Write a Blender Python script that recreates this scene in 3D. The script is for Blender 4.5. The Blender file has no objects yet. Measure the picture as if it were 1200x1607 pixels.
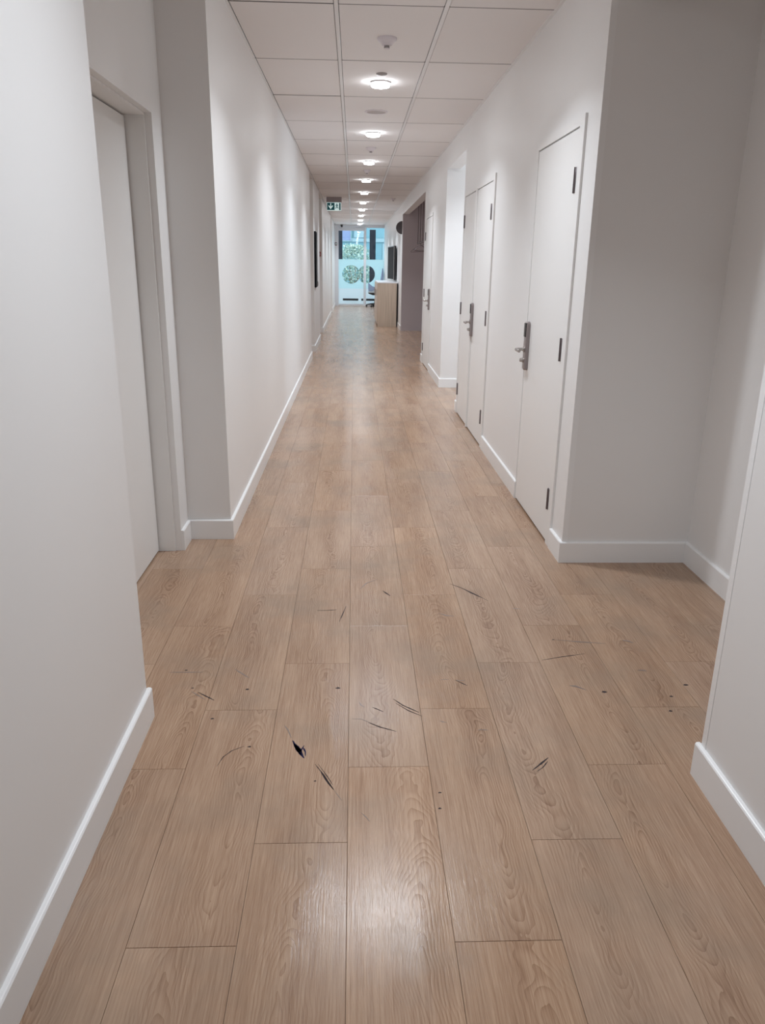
import bpy, bmesh, math, random
from mathutils import Vector, Matrix
random.seed(7)
S = bpy.context.scene
C = bpy.data.collections.new('corridor'); S.collection.children.link(C)

# ------------------------------------------------------------------ camera
cam = bpy.data.cameras.new('camera'); co = bpy.data.objects.new('camera', cam); C.objects.link(co)
cam.sensor_fit = 'HORIZONTAL'; cam.sensor_width = 36.0; cam.lens = 36.0
cam.clip_start = 0.05; cam.clip_end = 200
r = Vector((0.9992712, -0.0354526, 0.0141476)); u = Vector((-0.0025110, 0.3087816, 0.9511297)); f = Vector((0.0380885, 0.9504720, -0.3084677))
m = Matrix((r, u, -f)).transposed().to_4x4(); m.translation = Vector((0, 0, 1.5)); co.matrix_world = m
S.camera = co

# ------------------------------------------------------------------ world, light, exposure
S.view_settings.view_transform = 'Standard'; S.view_settings.look = 'None'
S.view_settings.gamma = 1.0; S.view_settings.use_curve_mapping = False
S.view_settings.exposure = 0.0
try:
    S.cycles.use_denoising = True; S.cycles.max_bounces = 14; S.cycles.diffuse_bounces = 8
    S.cycles.glossy_bounces = 5; S.cycles.transparent_max_bounces = 12; S.cycles.sample_clamp_indirect = 6
except Exception: pass
W = bpy.data.worlds.new('sky'); S.world = W; W.use_nodes = True
bg = W.node_tree.nodes['Background']; bg.inputs[0].default_value = (0.84, 0.94, 1.0, 1); bg.inputs[1].default_value = 6.2
LAMP_W = 18.2            # each ceiling downlight
LAMP_COL = (0.875, 0.935, 1.0)
PASSAGE_W = 17.0         # daylight from the side passage window
def area(name, loc, rot, size, power, col, parent=None, spread=math.pi, shape='DISK', sy=None):
    d = bpy.data.lights.new(name, 'AREA'); d.shape = shape; d.size = size
    if sy: d.size_y = sy
    d.energy = power; d.color = col; d.spread = spread
    o = bpy.data.objects.new(name, d); C.objects.link(o); o.location = loc; o.rotation_euler = rot
    if parent: o.parent = parent
    return o
area('daylight', (4.35, 9.02, 1.6), (0, math.radians(90), 0), 1.2, PASSAGE_W, (0.62, 0.78, 1.0), shape='RECTANGLE', sy=1.5)

# ------------------------------------------------------------------ materials
def nt(name):
    m = bpy.data.materials.new(name); m.use_nodes = True
    n = m.node_tree.nodes; b = n['Principled BSDF']; return m, m.node_tree, n, m.node_tree.links, b
def mat(name, col, rough=0.5, metal=0.0, bump=0.0, scale=300, var=0.0, spec=None, emit=None, estr=0.0):
    m, t, n, l, b = nt(name)
    b.inputs['Base Color'].default_value = (*col, 1); b.inputs['Roughness'].default_value = rough; b.inputs['Metallic'].default_value = metal
    if spec is not None: b.inputs['Specular IOR Level'].default_value = spec
    if emit: b.inputs['Emission Color'].default_value = (*emit, 1); b.inputs['Emission Strength'].default_value = estr
    g = n.new('ShaderNodeNewGeometry'); tx = n.new('ShaderNodeTexNoise'); tx.inputs['Scale'].default_value = scale; tx.inputs['Detail'].default_value = 3
    l.new(g.outputs['Position'], tx.inputs['Vector'])
    if bump:
        bp = n.new('ShaderNodeBump'); bp.inputs['Strength'].default_value = bump; bp.inputs['Distance'].default_value = 0.001
        l.new(tx.outputs['Fac'], bp.inputs['Height']); l.new(bp.outputs['Normal'], b.inputs['Normal'])
    if var:
        t2 = n.new('ShaderNodeTexNoise'); t2.inputs['Scale'].default_value = 2.2; t2.inputs['Detail'].default_value = 4
        l.new(g.outputs['Position'], t2.inputs['Vector'])
        mx = n.new('ShaderNodeMix'); mx.data_type = 'RGBA'
        mx.inputs[6].default_value = (*[c * (1 - var) for c in col], 1); mx.inputs[7].default_value = (*[min(1, c * (1 + var)) for c in col], 1)
        l.new(t2.outputs['Fac'], mx.inputs[0]); l.new(mx.outputs[2], b.inputs['Base Color'])
    return m
WALL = mat('wall_paint', (0.80, 0.795, 0.79), 0.42, bump=0.12, scale=420, var=0.012)
TRIM = mat('white_gloss', (0.83, 0.83, 0.83), 0.28, bump=0.03, scale=200)
DOORM = mat('door_paint', (0.80, 0.795, 0.785), 0.38, bump=0.05, scale=300)
TAUPE = mat('taupe_paint', (0.56, 0.525, 0.56), 0.6, bump=0.1, var=0.02)
TILE = mat('ceiling_tile', (0.80, 0.78, 0.78), 0.9, bump=0.25, scale=600, var=0.01)
GRID = mat('grid_white', (0.80, 0.80, 0.81), 0.35)
JOINT_SHADE = mat('joint_shade_grey', (0.16, 0.15, 0.15), 0.6)  # dark grey that paints the shadow line of the tile joints
PLASTER = mat('plaster', (0.74, 0.71, 0.69), 0.8, bump=0.1)
DARKVOID = mat('dark_gap', (0.03, 0.025, 0.025), 0.9)
GAPGREY = mat('gap_grey', (0.06, 0.055, 0.055), 0.9)
STEEL = mat('brushed_steel', (0.33, 0.29, 0.29), 0.32, 0.9, bump=0.05, scale=500)
CHROME = mat('satin_chrome', (0.44, 0.41, 0.39), 0.24, 1.0)
HINGE = mat('hinge_metal', (0.17, 0.145, 0.15), 0.42, 0.7)
BLACKG = mat('black_gloss', (0.004, 0.004, 0.005), 0.25, spec=0.15)
DISPLAY = mat('display_black', (0.004, 0.004, 0.005), 0.5, spec=0.08)
BLACKM = mat('black_matt', (0.02, 0.02, 0.022), 0.5)
PLASTIC = mat('white_plastic', (0.70, 0.66, 0.70), 0.4)
GREYP = mat('grey_plastic', (0.35, 0.33, 0.33), 0.5)
DARKDISC = mat('dark_grey_disc', (0.10, 0.092, 0.10), 0.5)
RED = mat('red_plastic', (0.28, 0.02, 0.03), 0.4)
GREEN = mat('sign_green', (0.004, 0.065, 0.075), 0.35, emit=(0.004, 0.065, 0.075), estr=0.35)
SIGNW = mat('sign_white', (0.75, 0.9, 0.9), 0.4, emit=(0.72, 0.95, 0.95), estr=0.5)
DIFF = mat('lamp_diffuser', (0.9, 0.9, 0.9), 0.4, emit=(0.93, 0.965, 1), estr=44.0)
RINGW = mat('lamp_ring', (0.85, 0.85, 0.87), 0.3)
ALU = mat('frame_white', (0.74, 0.75, 0.78), 0.35)
BLUEF = mat('blue_grey_fabric', (0.28, 0.36, 0.52), 0.85, bump=0.3, scale=900)
PALESEAT = mat('pale_blue_fabric', (0.62, 0.76, 0.86), 0.85, bump=0.3, scale=900)
FACADE = mat('facade_render', (0.060, 0.138, 0.168), 0.85, var=0.05)
FACADE2 = mat('facade_panel', (0.10, 0.165, 0.19), 0.8, var=0.03)
POST = mat('dark_cladding', (0.004, 0.006, 0.010), 0.7, spec=0.1)
PANE2 = mat('window_blind', (0.06, 0.09, 0.17), 0.3, var=0.2)
PAVE = mat('pale_paving', (0.50, 0.53, 0.55), 0.85, var=0.04)
LEAF = mat('leaf_green', (0.080, 0.150, 0.115), 0.6, var=0.35)
LEAFL = mat('leaf_light', (0.24, 0.31, 0.27), 0.6, var=0.1)
BARK = mat('bark', (0.16, 0.12, 0.09), 0.9)
WHITETOP = mat('laminate_white', (0.86, 0.87, 0.90), 0.25)
SCUFF = mat('scuff_dark', (0.045, 0.034, 0.036), 0.7, var=0.3, spec=0.1)
SCUFFB = mat('scuff_blue', (0.016, 0.015, 0.050), 0.7, var=0.5, spec=0.1)
SCUFFL = mat('scuff_light', (0.20, 0.15, 0.125), 0.5, var=0.2)

def glass_mat():
    m = bpy.data.materials.new('clear_glass'); m.use_nodes = True; t = m.node_tree; n = t.nodes; l = t.links; n.clear()
    o = n.new('ShaderNodeOutputMaterial'); tr = n.new('ShaderNodeBsdfTransparent'); tr.inputs[0].default_value = (0.96, 0.99, 1.0, 1)
    g = n.new('ShaderNodeBsdfGlossy'); g.inputs['Roughness'].default_value = 0.02; g.inputs['Color'].default_value = (0.55, 0.57, 0.58, 1)
    fr = n.new('ShaderNodeFresnel'); fr.inputs[0].default_value = 1.45; mx = n.new('ShaderNodeMixShader')
    l.new(fr.outputs[0], mx.inputs[0]); l.new(tr.outputs[0], mx.inputs[1]); l.new(g.outputs[0], mx.inputs[2]); l.new(mx.outputs[0], o.inputs[0]); return m
def film_mat(name, col, tcol):
    m = bpy.data.materials.new(name); m.use_nodes = True; t = m.node_tree; n = t.nodes; l = t.links; n.clear()
    o = n.new('ShaderNodeOutputMaterial'); d = n.new('ShaderNodeBsdfDiffuse'); d.inputs[0].default_value = (*col, 1)
    tl = n.new('ShaderNodeBsdfTranslucent'); tl.inputs[0].default_value = (*tcol, 1); mx = n.new('ShaderNodeMixShader'); mx.inputs[0].default_value = 0.95
    l.new(d.outputs[0], mx.inputs[1]); l.new(tl.outputs[0], mx.inputs[2]); l.new(mx.outputs[0], o.inputs[0]); return m
GLASS = glass_mat()
FILM = film_mat('frosted_film', (0.70, 0.85, 0.92), (0.90, 1.0, 1.0))
FILM2 = film_mat('frosted_film_pale', (0.9, 0.93, 0.95), (1.0, 1.0, 1.0))

def wood_floor():
    m, t, n, l, b = nt('oak_plank')
    def N(k, **kw):
        x = n.new(k)
        for a, v in kw.items(): setattr(x, a, v)
        return x
    def M(op, a, bb=None, c=None):
        x = N('ShaderNodeMath', operation=op)
        for i, v in enumerate((a, bb, c)):
            if v is None: continue
            if isinstance(v, (int, float)): x.inputs[i].default_value = v
            else: l.new(v, x.inputs[i])
        return x.outputs[0]
    tc = N('ShaderNodeTexCoord'); oi = N('ShaderNodeObjectInfo'); sp = N('ShaderNodeSeparateXYZ'); l.new(tc.outputs['Object'], sp.inputs[0])
    geo = N('ShaderNodeNewGeometry')
    rnd = oi.outputs['Random']
    r2 = M('FRACT', M('MULTIPLY', rnd, 17.31)); r3 = M('FRACT', M('MULTIPLY', rnd, 53.77)); r4 = M('FRACT', M('MULTIPLY', rnd, 91.13))
    off = N('ShaderNodeCombineXYZ'); l.new(M('MULTIPLY', rnd, 37), off.inputs[0]); l.new(M('MULTIPLY', r2, 71), off.inputs[1]); l.new(M('MULTIPLY', r3, 29), off.inputs[2])
    add = N('ShaderNodeVectorMath', operation='ADD'); l.new(tc.outputs['Object'], add.inputs[0]); l.new(off.outputs[0], add.inputs[1])
    def noise(sx, sy, scale=1, detail=3, rough=0.5):
        mp = N('ShaderNodeMapping'); mp.inputs['Scale'].default_value = (sx, sy, 1); l.new(add.outputs[0], mp.inputs[0])
        x = N('ShaderNodeTexNoise'); x.inputs['Scale'].default_value = scale; x.inputs['Detail'].default_value = detail; x.inputs['Roughness'].default_value = rough
        l.new(mp.outputs[0], x.inputs['Vector']); return x.outputs['Fac']
    # growth rings: distance to a wandering pith line seen in a flat-sawn board
    wob = M('MULTIPLY', M('SUBTRACT', noise(2, 2.6, 1, 2), 0.5), 0.13)
    cx = M('ADD', M('SUBTRACT', sp.outputs[0], M('MULTIPLY', M('SUBTRACT', r2, 0.5), 0.13)), wob)
    sl = M('ADD', 0.05, M('MULTIPLY', r4, 0.10))
    h = M('ADD', M('MULTIPLY', sp.outputs[1], sl), M('MULTIPLY', M('SUBTRACT', r3, 0.5), 0.09))
    h = M('ADD', h, M('MULTIPLY', M('SUBTRACT', noise(5, 5.5, 1, 2), 0.5), 0.062))
    rr = M('SQRT', M('ADD', M('MULTIPLY', cx, cx), M('MULTIPLY', h, h)))
    rr = M('ADD', rr, M('MULTIPLY', M('SUBTRACT', noise(26, 10, 1, 2), 0.5), 0.010))
    ring = M('FRACT', M('MULTIPLY', rr, 135))
    ring = M('MULTIPLY', M('POWER', ring, 2.2), M('MINIMUM', M('POWER', M('MULTIPLY', rr, 75), 2.0), 1.0))
    fade = M('SUBTRACT', 1.0, M('MINIMUM', M('MULTIPLY', M('ABSOLUTE', cx), 8.5), 0.86))
    ringc = M('MULTIPLY', ring, M('MULTIPLY', fade, M('ADD', 0.35, noise(7, 2.5, 1, 2))))
    streak = noise(210, 5.0, 1, 4, 0.6)
    pores = noise(520, 16, 1, 2, 0.6)
    broad = noise(9, 1.3, 1, 3)
    v = M('ADD', M('MULTIPLY', streak, 0.52), M('MULTIPLY', pores, 0.30))
    v = M('ADD', v, M('MULTIPLY', broad, 0.42))
    v = M('SUBTRACT', v, M('MULTIPLY', ringc, 0.24))
    ramp = N('ShaderNodeValToRGB'); l.new(v, ramp.inputs[0])
    e = ramp.color_ramp.elements
    e[0].position = 0.26; e[0].color = (0.190, 0.100, 0.056, 1)
    e[1].position = 0.80; e[1].color = (0.465, 0.316, 0.212, 1)
    x = e.new(0.50); x.color = (0.312, 0.190, 0.120, 1)
    x = e.new(0.62); x.color = (0.375, 0.242, 0.158, 1)
    # tone from plank to plank
    hs = N('ShaderNodeHueSaturation'); l.new(ramp.outputs[0], hs.inputs['Color'])
    l.new(M('ADD', 0.99, M('MULTIPLY', r4, 0.07)), hs.inputs['Value']); l.new(M('ADD', 0.92, M('MULTIPLY', r3, 0.09)), hs.inputs['Saturation'])
    # grey traffic dirt, in patches of its own
    dn = N('ShaderNodeTexNoise'); dn.inputs['Scale'].default_value = 2.1; dn.inputs['Detail'].default_value = 6; dn.inputs['Roughness'].default_value = 0.6
    l.new(geo.outputs['Position'], dn.inputs['Vector'])
    dr = N('ShaderNodeMapRange'); dr.inputs[1].default_value = 0.48; dr.inputs[2].default_value = 0.70; dr.inputs[4].default_value = 0.55; l.new(dn.outputs['Fac'], dr.inputs[0])
    mx = N('ShaderNodeMix', data_type='RGBA'); l.new(dr.outputs[0], mx.inputs[0]); l.new(hs.outputs[0], mx.inputs[6]); mx.inputs[7].default_value = (0.258, 0.194, 0.145, 1)
    l.new(mx.outputs[2], b.inputs['Base Color'])
    rn = M('ADD', M('ADD', 0.155, M('MULTIPLY', dn.outputs['Fac'], 0.08)), M('MULTIPLY', streak, 0.05)); l.new(rn, b.inputs['Roughness'])
    hgt = M('SUBTRACT', M('ADD', M('MULTIPLY', streak, 0.7), M('MULTIPLY', pores, 0.5)), M('MULTIPLY', ringc, 0.9))
    bp = N('ShaderNodeBump'); bp.inputs['Strength'].default_value = 0.46; bp.inputs['Distance'].default_value = 0.0008
    l.new(hgt, bp.inputs['Height']); l.new(bp.outputs[0], b.inputs['Normal'])
    b.inputs['Specular IOR Level'].default_value = 0.40
    return m
OAK = wood_floor()
def cab_wood():
    m, t, n, l, b = nt('cabinet_oak')
    g = n.new('ShaderNodeNewGeometry'); mp = n.new('ShaderNodeMapping'); mp.inputs['Scale'].default_value = (55, 55, 1.2); l.new(g.outputs['Position'], mp.inputs[0])
    x = n.new('ShaderNodeTexNoise'); x.inputs['Scale'].default_value = 1; x.inputs['Detail'].default_value = 5; l.new(mp.outputs[0], x.inputs['Vector'])
    rp = n.new('ShaderNodeValToRGB'); rp.color_ramp.elements[0].position = 0.3; rp.color_ramp.elements[1].position = 0.7
    rp.color_ramp.elements[0].color = (0.46, 0.37, 0.29, 1); rp.color_ramp.elements[1].color = (0.66, 0.55, 0.45, 1)
    l.new(x.outputs['Fac'], rp.inputs[0]); l.new(rp.outputs[0], b.inputs['Base Color']); b.inputs['Roughness'].default_value = 0.45; return m
CABW = cab_wood()

# ------------------------------------------------------------------ helpers
def finish(name, verts, faces, m, parent=None, kind=None, smooth=False):
    me = bpy.data.meshes.new(name); me.from_pydata(verts, [], faces); me.materials.append(m); me.update()
    if smooth:
        for p in me.polygons: p.use_smooth = True
    o = bpy.data.objects.new(name, me); C.objects.link(o)
    if parent: o.parent = parent
    if kind: o['kind'] = kind
    return o
def from_bm(name, bm, m, parent=None, kind=None, smooth=False):
    bmesh.ops.recalc_face_normals(bm, faces=bm.faces)
    me = bpy.data.meshes.new(name); bm.to_mesh(me); bm.free(); me.materials.append(m)
    if smooth:
        for p in me.polygons: p.use_smooth = True
        try: me.set_sharp_from_angle(angle=math.radians(40))
        except Exception: pass
    o = bpy.data.objects.new(name, me); C.objects.link(o)
    if parent: o.parent = parent
    if kind: o['kind'] = kind
    return o
def addbox(bm, x0, x1, y0, y1, z0, z1, bev=0.0, seg=1, rot=None):
    t = bmesh.new(); bmesh.ops.create_cube(t, size=1)
    for v in t.verts: v.co = Vector(((x0 + x1) / 2 + v.co.x * (x1 - x0), (y0 + y1) / 2 + v.co.y * (y1 - y0), (z0 + z1) / 2 + v.co.z * (z1 - z0)))
    if bev: bmesh.ops.bevel(t, geom=t.edges[:], offset=bev, segments=seg, profile=0.6, affect='EDGES')
    if rot: bmesh.ops.transform(t, matrix=rot, verts=t.verts)
    tm = bpy.data.meshes.new('t'); t.to_mesh(tm); t.free(); bm.from_mesh(tm); bpy.data.meshes.remove(tm)
def box(name, x0, x1, y0, y1, z0, z1, m, parent=None, bev=0.0, seg=1, kind=None, smooth=False):
    if parent: o = parent.matrix_world.translation if False else parent.location; x0 -= o.x; x1 -= o.x; y0 -= o.y; y1 -= o.y; z0 -= o.z; z1 -= o.z
    bm = bmesh.new(); addbox(bm, x0, x1, y0, y1, z0, z1, bev, seg); return from_bm(name, bm, m, parent, kind, smooth)
def addtube(bm, pts, rad, n=8, caps=True):
    pts = [Vector(p) for p in pts]; rings = []
    rads = rad if isinstance(rad, (list, tuple)) else [rad] * len(pts)
    prev = None
    for i, p in enumerate(pts):
        d = (pts[min(i + 1, len(pts) - 1)] - pts[max(i - 1, 0)]).normalized()
        a = d.orthogonal().normalized() if prev is None else (prev - d * prev.dot(d)).normalized()
        prev = a; bb = d.cross(a)
        rings.append([bm.verts.new(p + (a * math.cos(2 * math.pi * k / n) + bb * math.sin(2 * math.pi * k / n)) * rads[i]) for k in range(n)])
    for i in range(len(rings) - 1):
        for k in range(n): bm.faces.new((rings[i][k], rings[i][(k + 1) % n], rings[i + 1][(k + 1) % n], rings[i + 1][k]))
    if caps: bm.faces.new(rings[0][::-1]); bm.faces.new(rings[-1])
def addlathe(bm, prof, n=32, center=(0, 0, 0)):
    cx, cy, cz = center; rings = []
    for (rd, z) in prof:
        if rd < 1e-6: rings.append([bm.verts.new((cx, cy, cz + z))])
        else: rings.append([bm.verts.new((cx + rd * math.cos(2 * math.pi * k / n), cy + rd * math.sin(2 * math.pi * k / n), cz + z)) for k in range(n)])
    for a, b in zip(rings, rings[1:]):
        for k in range(n):
            k2 = (k + 1) % n
            if len(a) == 1 and len(b) == 1: continue
            if len(a) == 1: bm.faces.new((a[0], b[k], b[k2]))
            elif len(b) == 1: bm.faces.new((a[k], a[k2], b[0]))
            else: bm.faces.new((a[k], a[k2], b[k2], b[k]))
def lathe(name, prof, m, parent=None, n=32, center=(0, 0, 0)):
    bm = bmesh.new(); addlathe(bm, prof, n, center); return from_bm(name, bm, m, parent, smooth=True)
def prism(name, poly, axis, a0, a1, m, parent=None, bev=0):
    """poly: list of 2D points; axis 'x','y','z' is the extrusion axis."""
    def P(p, a): return {'x': (a, p[0], p[1]), 'y': (p[0], a, p[1]), 'z': (p[0], p[1], a)}[axis]
    bm = bmesh.new(); A = [bm.verts.new(P(p, a0)) for p in poly]; B = [bm.verts.new(P(p, a1)) for p in poly]
    bm.faces.new(A); bm.faces.new(B[::-1]); k = len(poly)
    for i in range(k): bm.faces.new((A[i], B[i], B[(i + 1) % k], A[(i + 1) % k]))
    if bev: bmesh.ops.recalc_face_normals(bm, faces=bm.faces); bmesh.ops.bevel(bm, geom=bm.edges[:], offset=bev, segments=2, affect='EDGES')
    return from_bm(name, bm, m, parent)
def empty(name, loc, label=None, cat=None, group=None, kind=None):
    o = bpy.data.objects.new(name, None); C.objects.link(o); o.location = loc; o.empty_display_size = 0.05
    if label: o['label'] = label
    if cat: o['category'] = cat
    if group: o['group'] = group
    if kind: o['kind'] = kind
    return o
def tag(o, label, cat, group=None):
    o['label'] = label; o['category'] = cat
    if group: o['group'] = group
    return o
def st(o, label=None):
    o['kind'] = 'structure'
    if label: o['label'] = label
    return o
def wall(side, x0, x1, y0, y1, z0=0.0, z1=2.845, m=None):
    return st(box('wall_' + side, x0, x1, y0, y1, z0, z1, m or WALL))
BBH, BBT = 0.114, 0.015
def bb(side, p0, p1, nrm):
    """skirting board standing in front of a wall line p0-p1; nrm points into the room"""
    (xa, ya), (xb, yb) = p0, p1; nx, ny = nrm
    prof = [(0, 0), (BBT, 0), (BBT, BBH - 0.006), (BBT - 0.003, BBH - 0.0015), (BBT - 0.006, BBH), (0, BBH)]
    bm = bmesh.new()
    A = [bm.verts.new((xa + nx * d, ya + ny * d, z)) for d, z in prof]; B = [bm.verts.new((xb + nx * d, yb + ny * d, z)) for d, z in prof]
    bm.faces.new(A); bm.faces.new(B[::-1])
    for i in range(6): bm.faces.new((A[i], B[i], B[(i + 1) % 6], A[(i + 1) % 6]))
    return st(from_bm('baseboard_' + side, bm, TRIM))

# ------------------------------------------------------------------ key numbers
XL, XR = -0.692, 1.105
XLN, XRN = -0.700, 1.068
YE = 29.5
ZC = 2.83

# ------------------------------------------------------------------ floor
floor = st(box('floor', -1.6, 4.6, -4.6, YE + 0.15, -0.12, -0.004, mat('subfloor', (0.10, 0.07, 0.05), 0.8)), 'pale oak plank floor running the length of the corridor')
PW, PL, G = 0.2525, 0.982, 0.0009
def plank_geo(x0, x1, y0, y1):
    c = 0.0007; z0, z1 = -0.0038, 0.0
    v = [(x0, y0, z0), (x1, y0, z0), (x1, y1, z0), (x0, y1, z0), (x0, y0, z1 - c), (x1, y0, z1 - c), (x1, y1, z1 - c), (x0, y1, z1 - c),
         (x0 + c, y0 + c, z1), (x1 - c, y0 + c, z1), (x1 - c, y1 - c, z1), (x0 + c, y1 - c, z1)]
    fc = [(3, 2, 1, 0)] + [(i, (i + 1) % 4, 4 + (i + 1) % 4, 4 + i) for i in range(4)] + [(4 + i, 4 + (i + 1) % 4, 8 + (i + 1) % 4, 8 + i) for i in range(4)] + [(8, 9, 10, 11)]
    return v, fc
pv, pf = plank_geo(-PW / 2 + G / 2, PW / 2 - G / 2, -PL / 2 + G / 2, PL / 2 - G / 2)
pme = bpy.data.meshes.new('plank'); pme.from_pydata(pv, [], pf); pme.materials.append(OAK); pme.update()
def region(k, y):
    x = -0.014 + (k + 0.5) * PW
    if -3 <= k <= 4: return True
    if k in (-4, -5): return 1.9 < y < 4.5
    if k in (5, 6, 7): return (1.5 < y < 4.2) or (7.8 < y < 10.2) or (12.4 < y < 19.0)
    if k in (8, 9): return 7.8 < y < 10.2
    return False
fv, ff = [], []
for k in range(-6, 18):
    base = 2.033 + k * PL / 3; base -= math.floor(base / PL) * PL
    x0 = -0.014 + k * PW
    for j in range(-6, 31):
        y0 = base + j * PL; yc = y0 + PL / 2
        inside = region(k, yc)
        if inside and 0.3 < yc < 24.0:
            o = bpy.data.objects.new('plank', pme); C.objects.link(o); o.parent = floor; o.location = (x0 + PW / 2, yc, 0)
        else:
            if yc < -4.9 or y0 > YE + 0.1: continue
            if (-3 <= k <= 4) or (k < -3 and k >= -6 and (0 < yc < 26)) or (5 <= k and 7.6 < yc < 10.6) or (5 <= k < 11 and 11.8 < yc < 19.6):
                v, fc = plank_geo(x0 + G / 2, x0 + PW - G / 2, y0 + G / 2, min(y0 + PL, YE + 0.15) - G / 2)
                s = len(fv); fv += v; ff += [tuple(i + s for i in q) for q in fc]
fp = finish('far_planks', fv, ff, OAK, floor, 'stuff')

# scuffs and marks on the floor (worn-in marks, flat)
def streak(pts, w, m, name='scuff_mark'):
    """a tapered streak lying on the planks"""
    V, F = [], []; n = len(pts)
    fine = []
    for i in range(n - 1):
        for s in range(5): a = s / 5; fine.append((pts[i][0] * (1 - a) + pts[i + 1][0] * a, pts[i][1] * (1 - a) + pts[i + 1][1] * a))
    fine.append(pts[-1]); n = len(fine)
    for i, (x, y) in enumerate(fine):
        x2, y2 = fine[min(i + 1, n - 1)]; x1, y1 = fine[max(i - 1, 0)]
        d = Vector((x2 - x1, y2 - y1)).normalized(); q = Vector((-d.y, d.x))
        ww = w * (0.12 + math.sin(math.pi * (i + 0.3) / n)) * random.uniform(0.55, 1.1) * 0.5
        for sg in (-1, 1): V.append((x + q.x * ww * sg, y + q.y * ww * sg, 0.00035))
        for sg in (-1, 1): V.append((x + q.x * ww * sg, y + q.y * ww * sg, 0.00005))
    for i in range(n - 1):
        a = 4 * i; b = a + 4; F += [(a, a + 1, b + 1, b), (a + 1, a + 3, b + 3, b + 1), (a + 2, a, b, b + 2), (a + 3, a + 2, b + 2, b + 3)]
    F += [(0, 2, 3, 1), (4 * n - 4, 4 * n - 3, 4 * n - 1, 4 * n - 2)]
    return finish(name, V, F, m, floor)
def fpt(px, py):
    """point of the floor from measured survey coordinates"""
    d = (px - 600) / 1200 * r - (py - 803.5) / 1200 * u + f; t = -1.5 / d.z; return (d.x * t, d.y * t)
def sc(pts, w, m): streak([fpt(*p) for p in pts], w, m)
sc([(446, 1138), (452, 1146), (457, 1158)], .006, SCUFFL)
sc([(494, 1199), (506, 1214), (524, 1240)], .004, SCUFF); sc([(499, 1199), (513, 1218), (522, 1232)], .003, SCUFF); sc([(503, 1212), (514, 1228), (523, 1239)], .005, SCUFF)
sc([(524, 1240), (536, 1256)], .002, SCUFFL)
sc([(617, 1097), (632, 1107), (657, 1118)], .006, SCUFF); sc([(620, 1103), (640, 1115), (662, 1124)], .004, SCUFF)
sc([(578, 1134), (596, 1141), (622, 1148)], .006, SCUFF); sc([(552, 1128), (566, 1128), (580, 1134)], .003, SCUFFL)
sc([(584, 1110), (592, 1113), (601, 1117)], .005, SCUFF); sc([(563, 1101), (566, 1106), (572, 1110)], .004, SCUFFL)
sc([(705, 916), (722, 922), (740, 930), (766, 943)], .006, SCUFF); sc([(728, 925), (742, 932), (758, 939)], .007, SCUFF)
sc([(850, 1036), (880, 1031), (917, 1026)], .005, SCUFF); sc([(870, 1004), (905, 1007), (950, 1010)], .008, SCUFFL)
sc([(835, 1209), (848, 1199), (860, 1189)], .006, SCUFF); sc([(842, 1211), (852, 1204), (859, 1195)], .004, SCUFF)
sc([(497, 958), (512, 958), (528, 957)], .005, SCUFF); sc([(532, 976), (537, 965), (543, 951)], .004, SCUFF)
sc([(340, 1203), (350, 1188), (364, 1178), (383, 1171)], .003, SCUFF)
sc([(368, 1050), (378, 1056), (391, 1064)], .006, SCUFFL); sc([(310, 1086), (324, 1093), (336, 1099)], .006, SCUFF)
sc([(300, 1085), (312, 1092), (322, 1098)], .005, SCUFFL); sc([(265, 1055), (290, 1055), (318, 1055)], .006, SCUFFL)
sc([(564, 925), (575, 915), (592, 909)], .005, SCUFFL); sc([(600, 927), (606, 931), (612, 935)], .007, SCUFF)
sc([(713, 1067), (722, 1071), (733, 1076)], .005, SCUFF); sc([(715, 1067), (720, 1068), (730, 1068)], .005, SCUFFL)
sc([(690, 1067), (697, 1066), (704, 1067)], .004, SCUFFL); sc([(689, 1131), (695, 1133), (701, 1134)], .005, SCUFFL)
sc([(749, 1146), (757, 1145), (766, 1146)], .005, SCUFFL); sc([(566, 1275), (574, 1282), (580, 1289)], .003, SCUFFL)
sc([(804, 955), (810, 955), (817, 956)], .008, SCUFFL); sc([(976, 1005), (985, 1006), (993, 1009)], .014, SCUFFL); sc([(1000, 1052), (1008, 1052), (1015, 1053)], .010, SCUFFL)
sc([(893, 1076), (903, 1077), (920, 1083)], .012, SCUFFL)
sc([(688, 962), (700, 966), (712, 967)], .008, SCUFFL)
for (x, y, w) in ((948, 1086, .010), (1076, 1075, .010), (1053, 1093, .007), (1052, 1116, .007), (388, 1082, .007), (333, 1128, .006), (690, 1244, .005), (690, 1269, .005), (391, 1172, .006), (530, 1080, .009), (292, 1052, .006), (302, 1080, .005), (494, 1226, .004), (868, 1004, .005)):
    cx_, cy_ = fpt(x, y); streak([(cx_ - w, cy_ - .001), (cx_, cy_ + .001), (cx_ + w, cy_)], w * 1.3, SCUFF, 'scuff_dot')
# the dark blue gouge
sc([(459, 1162), (464, 1171), (470, 1180), (477, 1190)], .013, SCUFFB); sc([(460, 1166), (466, 1176), (473, 1186)], .010, SCUFFB); sc([(465, 1176), (472, 1178), (477, 1170)], .007, SCUFFB)
sc([(475, 1172), (479, 1180), (479, 1187)], .006, SCUFFB); o = streak([fpt(464, 1168), fpt(470, 1176), fpt(474, 1182)], .010, SCUFFB); o['label'] = 'dark blue scraped patch in the plank'

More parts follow.
